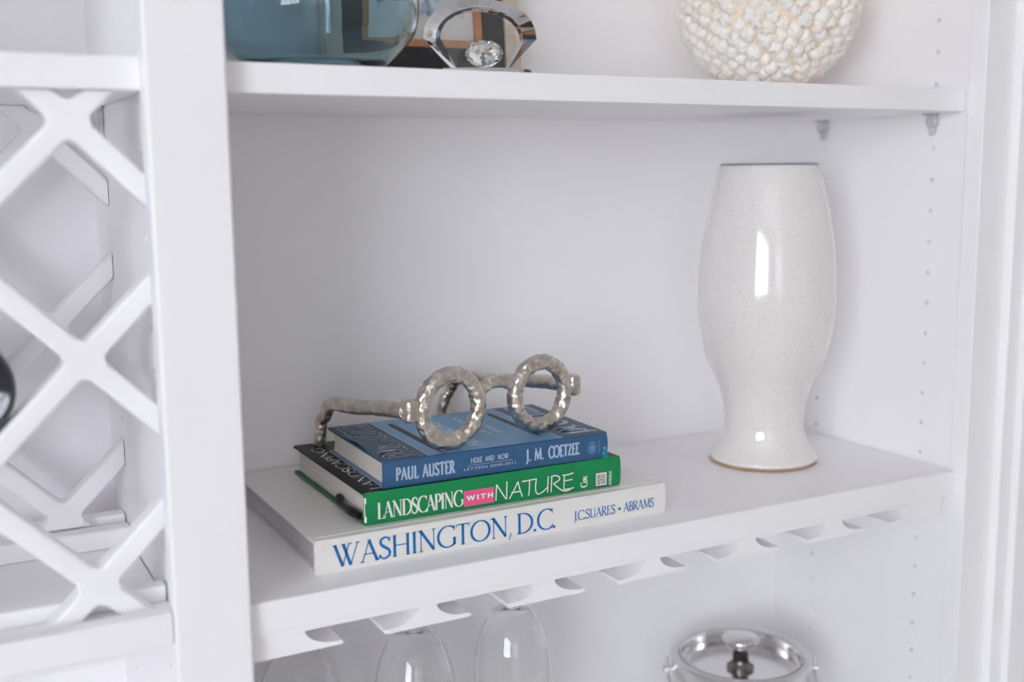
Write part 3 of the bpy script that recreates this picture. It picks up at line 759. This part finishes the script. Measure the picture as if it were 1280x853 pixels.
# fan outline: narrow foot, sides flaring to the shoulders, faceted arc on top
FO = [(-.0225, .0052), (-.0465, .0300)]
NA = 14
for i in range(1, NA):
    a = math.pi*(1-i/NA); FO.append((.0465*math.cos(a)*1.0, .0300+.0315*math.sin(a)**.9))
FO += [(.0465, .0300), (.0225, .0052)]
def fan_ring(k, y):
    cx, cz = 0, .026
    return [bm.verts.new((cx+(x-cx)*k if z > .006 else x*(.9 if k < 1 else 1), y, (cz+(z-cz)*k) if z > .006 else z)) for x, z in FO]
bm = bmesh.new()
r0, r1, r2, r3 = fan_ring(.72, -.0085), fan_ring(1, -.0022), fan_ring(1, .0022), fan_ring(.72, .0085)
n = len(FO)
bm.faces.new(r0); bm.faces.new(r3[::-1])
for a, b in ((r0, r1), (r1, r2), (r2, r3)):
    for i in range(n): bm.faces.new((a[i], a[(i+1) % n], b[(i+1) % n], b[i]))
obj('fan', bm, 'crystal', CS)
bm = bmesh.new(); bmesh.ops.create_icosphere(bm, subdivisions=2, radius=1)
for v in bm.verts: v.co = Vector((v.co.x*.0158, v.co.y*.0090-.0185, v.co.z*.0112+.0164))
obj('gem', bm, 'crystal', CS)

# ------------------------------------------------------------------ framed picture leaning on the back panel
PF = thing('picture_frame', 'framed blue ink picture with black and pale wood frame behind the crystal shell', 'picture', (-.4910, .2150, UT))
tilt = math.radians(-5); PF.rotation_euler = (tilt, 0, 0)
HW, HH = .1000, .34
def fr(name, inset, w, m, y0, y1):
    a = inset; b = inset+w; H = HH
    for x0, x1, z0, z1 in ((-HW+a, -HW+b, a, H-a), (HW-b, HW-a, a, H-a), (-HW+b, HW-b, a, b), (-HW+b, HW-b, H-b, H-a)):
        box(name, x0, x1, y0, y1, z0, z1, m, PF, .0008)
fr('outer_frame', 0, .0175, 'beige_wood', -.010, .008)
fr('black_frame', .0176, .0225, 'black_frame', -.007, .006)
fr('fillet', .0402, .0075, 'orange', -.0055, .005)
box('mat_board', -HW+.0478, HW-.0478, -.001, .003, .0478, HH-.0478, 'mat_board', PF, 0)
box('artwork', -HW+.058, HW-.058, -.0016, -.0011, .0700, HH-.066, 'art', PF, 0)

# ------------------------------------------------------------------ clear glass bowl on the shelf over the lattice
GB = thing('glass_bowl', 'clear flared glass bowl on the shelf over the lattice', 'bowl', (-.9620, .1050, UT))
lathe('body', [(0, 0), (.034, 0), (.0370, .002), (.046, .014), (.062, .032), (.081, .052), (.097, .075), (.106, .105), (.104, .106), (.094, .077), (.078, .055), (.059, .035), (.043, .018), (.030, .008), (0, .006)], 'glass', GB, 72, 50)

# ------------------------------------------------------------------ wine glasses hanging from the rack
def wine_glass(x, y, label, rb=.0400):
    e = thing('wine_glass', label, 'wine glass', (x, y, LB-.0052-.0173), group='wine glasses hanging upside down from the rack')
    lathe('foot', [(0, .0052), (.006, .0040), (.020, .0016), (.0335, .0006), (.0345, .0012), (.0335, .0024), (.016, .0050), (0, .0068)], 'glass', e, 56, 50)
    lathe('stem', [(.0078, .0044), (.0046, -.002), (.0036, -.012), (.0034, -.035), (.0038, -.055), (.0056, -.0660)], 'glass', e, 28, 60)
    k = rb/.040
    bo = [(.0056, -.066), (.0120, -.0700), (.0215*k, -.0790), (.0300*k, -.0930), (.0362*k, -.1120), (.0394*k, -.1340), (.0400*k, -.1560), (.0385*k, -.1800), (.0355*k, -.2050), (.0335*k, -.2200)]
    b2 = [(v.x, v.y) for v in spline([(r, z, 0) for r, z in bo], 4)]
    lathe('bowl', [(0, -.0655)]+b2+[(r-.0009, z-.0002) for r, z in reversed(b2[9:])]+[(.0150*k, -.0765), (.0085, -.0738), (0, -.0730)], 'glass', e, 64, 60)
    return e
wine_glass(-.6512, .170, 'clear wine glass hanging upside down beside the wide post')
wine_glass(-.5424, .155, 'clear wine glass hanging between its two neighbours, below the green and white books')
wine_glass(-.4335, .160, 'clear wine glass hanging farthest from the wide post')

# ------------------------------------------------------------------ metal ice bucket
IB = thing('ice_bucket', 'polished steel ice bucket with lid, round knob and side handle', 'ice bucket', (-.1600, .1350, -.387))
H_ = .166
lathe('body', [(0, 0), (.060, 0), (.0625, .003), (.0700, .060), (.0745, .120), (.0760, H_-.006), (.0772, H_-.003), (.0770, H_), (.0755, H_+.0015), (.0690, H_+.0015), (.0672, H_), (.0665, H_-.004), (.0655, H_-.05), (.060, .02), (0, .012)], 'brushed', IB, 96, 35)
lid = lathe('lid', [(.0668, H_+.0008), (.0655, H_+.0012), (.0640, H_-.001), (.0635, H_-.0075), (.0615, H_-.0085), (.0608, H_-.0155), (.056, H_-.0175), (.020, H_-.0160), (0, H_-.0160)], 'chrome', IB, 96, 35)
lathe('knob_stem', [(0, H_-.0160), (.0150, H_-.0160), (.0150, H_-.0130), (.0110, H_-.0105), (.0088, H_-.0060), (.0088, H_+.0030), (.0112, H_+.0060), (0, H_+.0060)], 'dark_knob', lid, 40, 35)
lathe('knob', [(0, H_+.0052), (.0110, H_+.0055), (.0150, H_+.0090), (.0200, H_+.0150), (.0212, H_+.0175), (.0205, H_+.0195), (.0150, H_+.0210), (0, H_+.0218)], 'chrome', lid, 48, 50)
ang = math.atan2(-R2.y, -R2.x)
for s in (0, math.pi):
    c, d_ = math.cos(ang+s), math.sin(ang+s); rad = Vector((c, d_, 0))
    bm = tube_bm([rad*.0735+Vector((0, 0, H_-.016)), rad*.0790+Vector((0, 0, H_-.016)), rad*.0860+Vector((0, 0, H_-.016))], [.0042, .0030, .0040], 14)
    obj('lug', bm, 'chrome', IB, True, 40)
    bm = tube_bm([rad*.0815+Vector((0, 0, H_-.002)), rad*.0815+Vector((0, 0, H_-.020))], .0022, 12)
    obj('handle_eye', bm, 'chrome', IB, True, 40)
t_ = Vector((math.cos(ang), math.sin(ang), 0)); nrm = Vector((t_.y, -t_.x, 0))
if nrm.y > 0: nrm = -nrm
hp = []
for i in range(33):
    a = math.pi*i/32
    hp.append(t_*(.0815*math.cos(a))+nrm*(.0200*math.sin(a)+.064*math.sin(a)**.6)+Vector((0, 0, H_-.018-.055*math.sin(a))))
obj('handle', tube_bm(hp, .0018, 10), 'chrome', IB, True, 50)
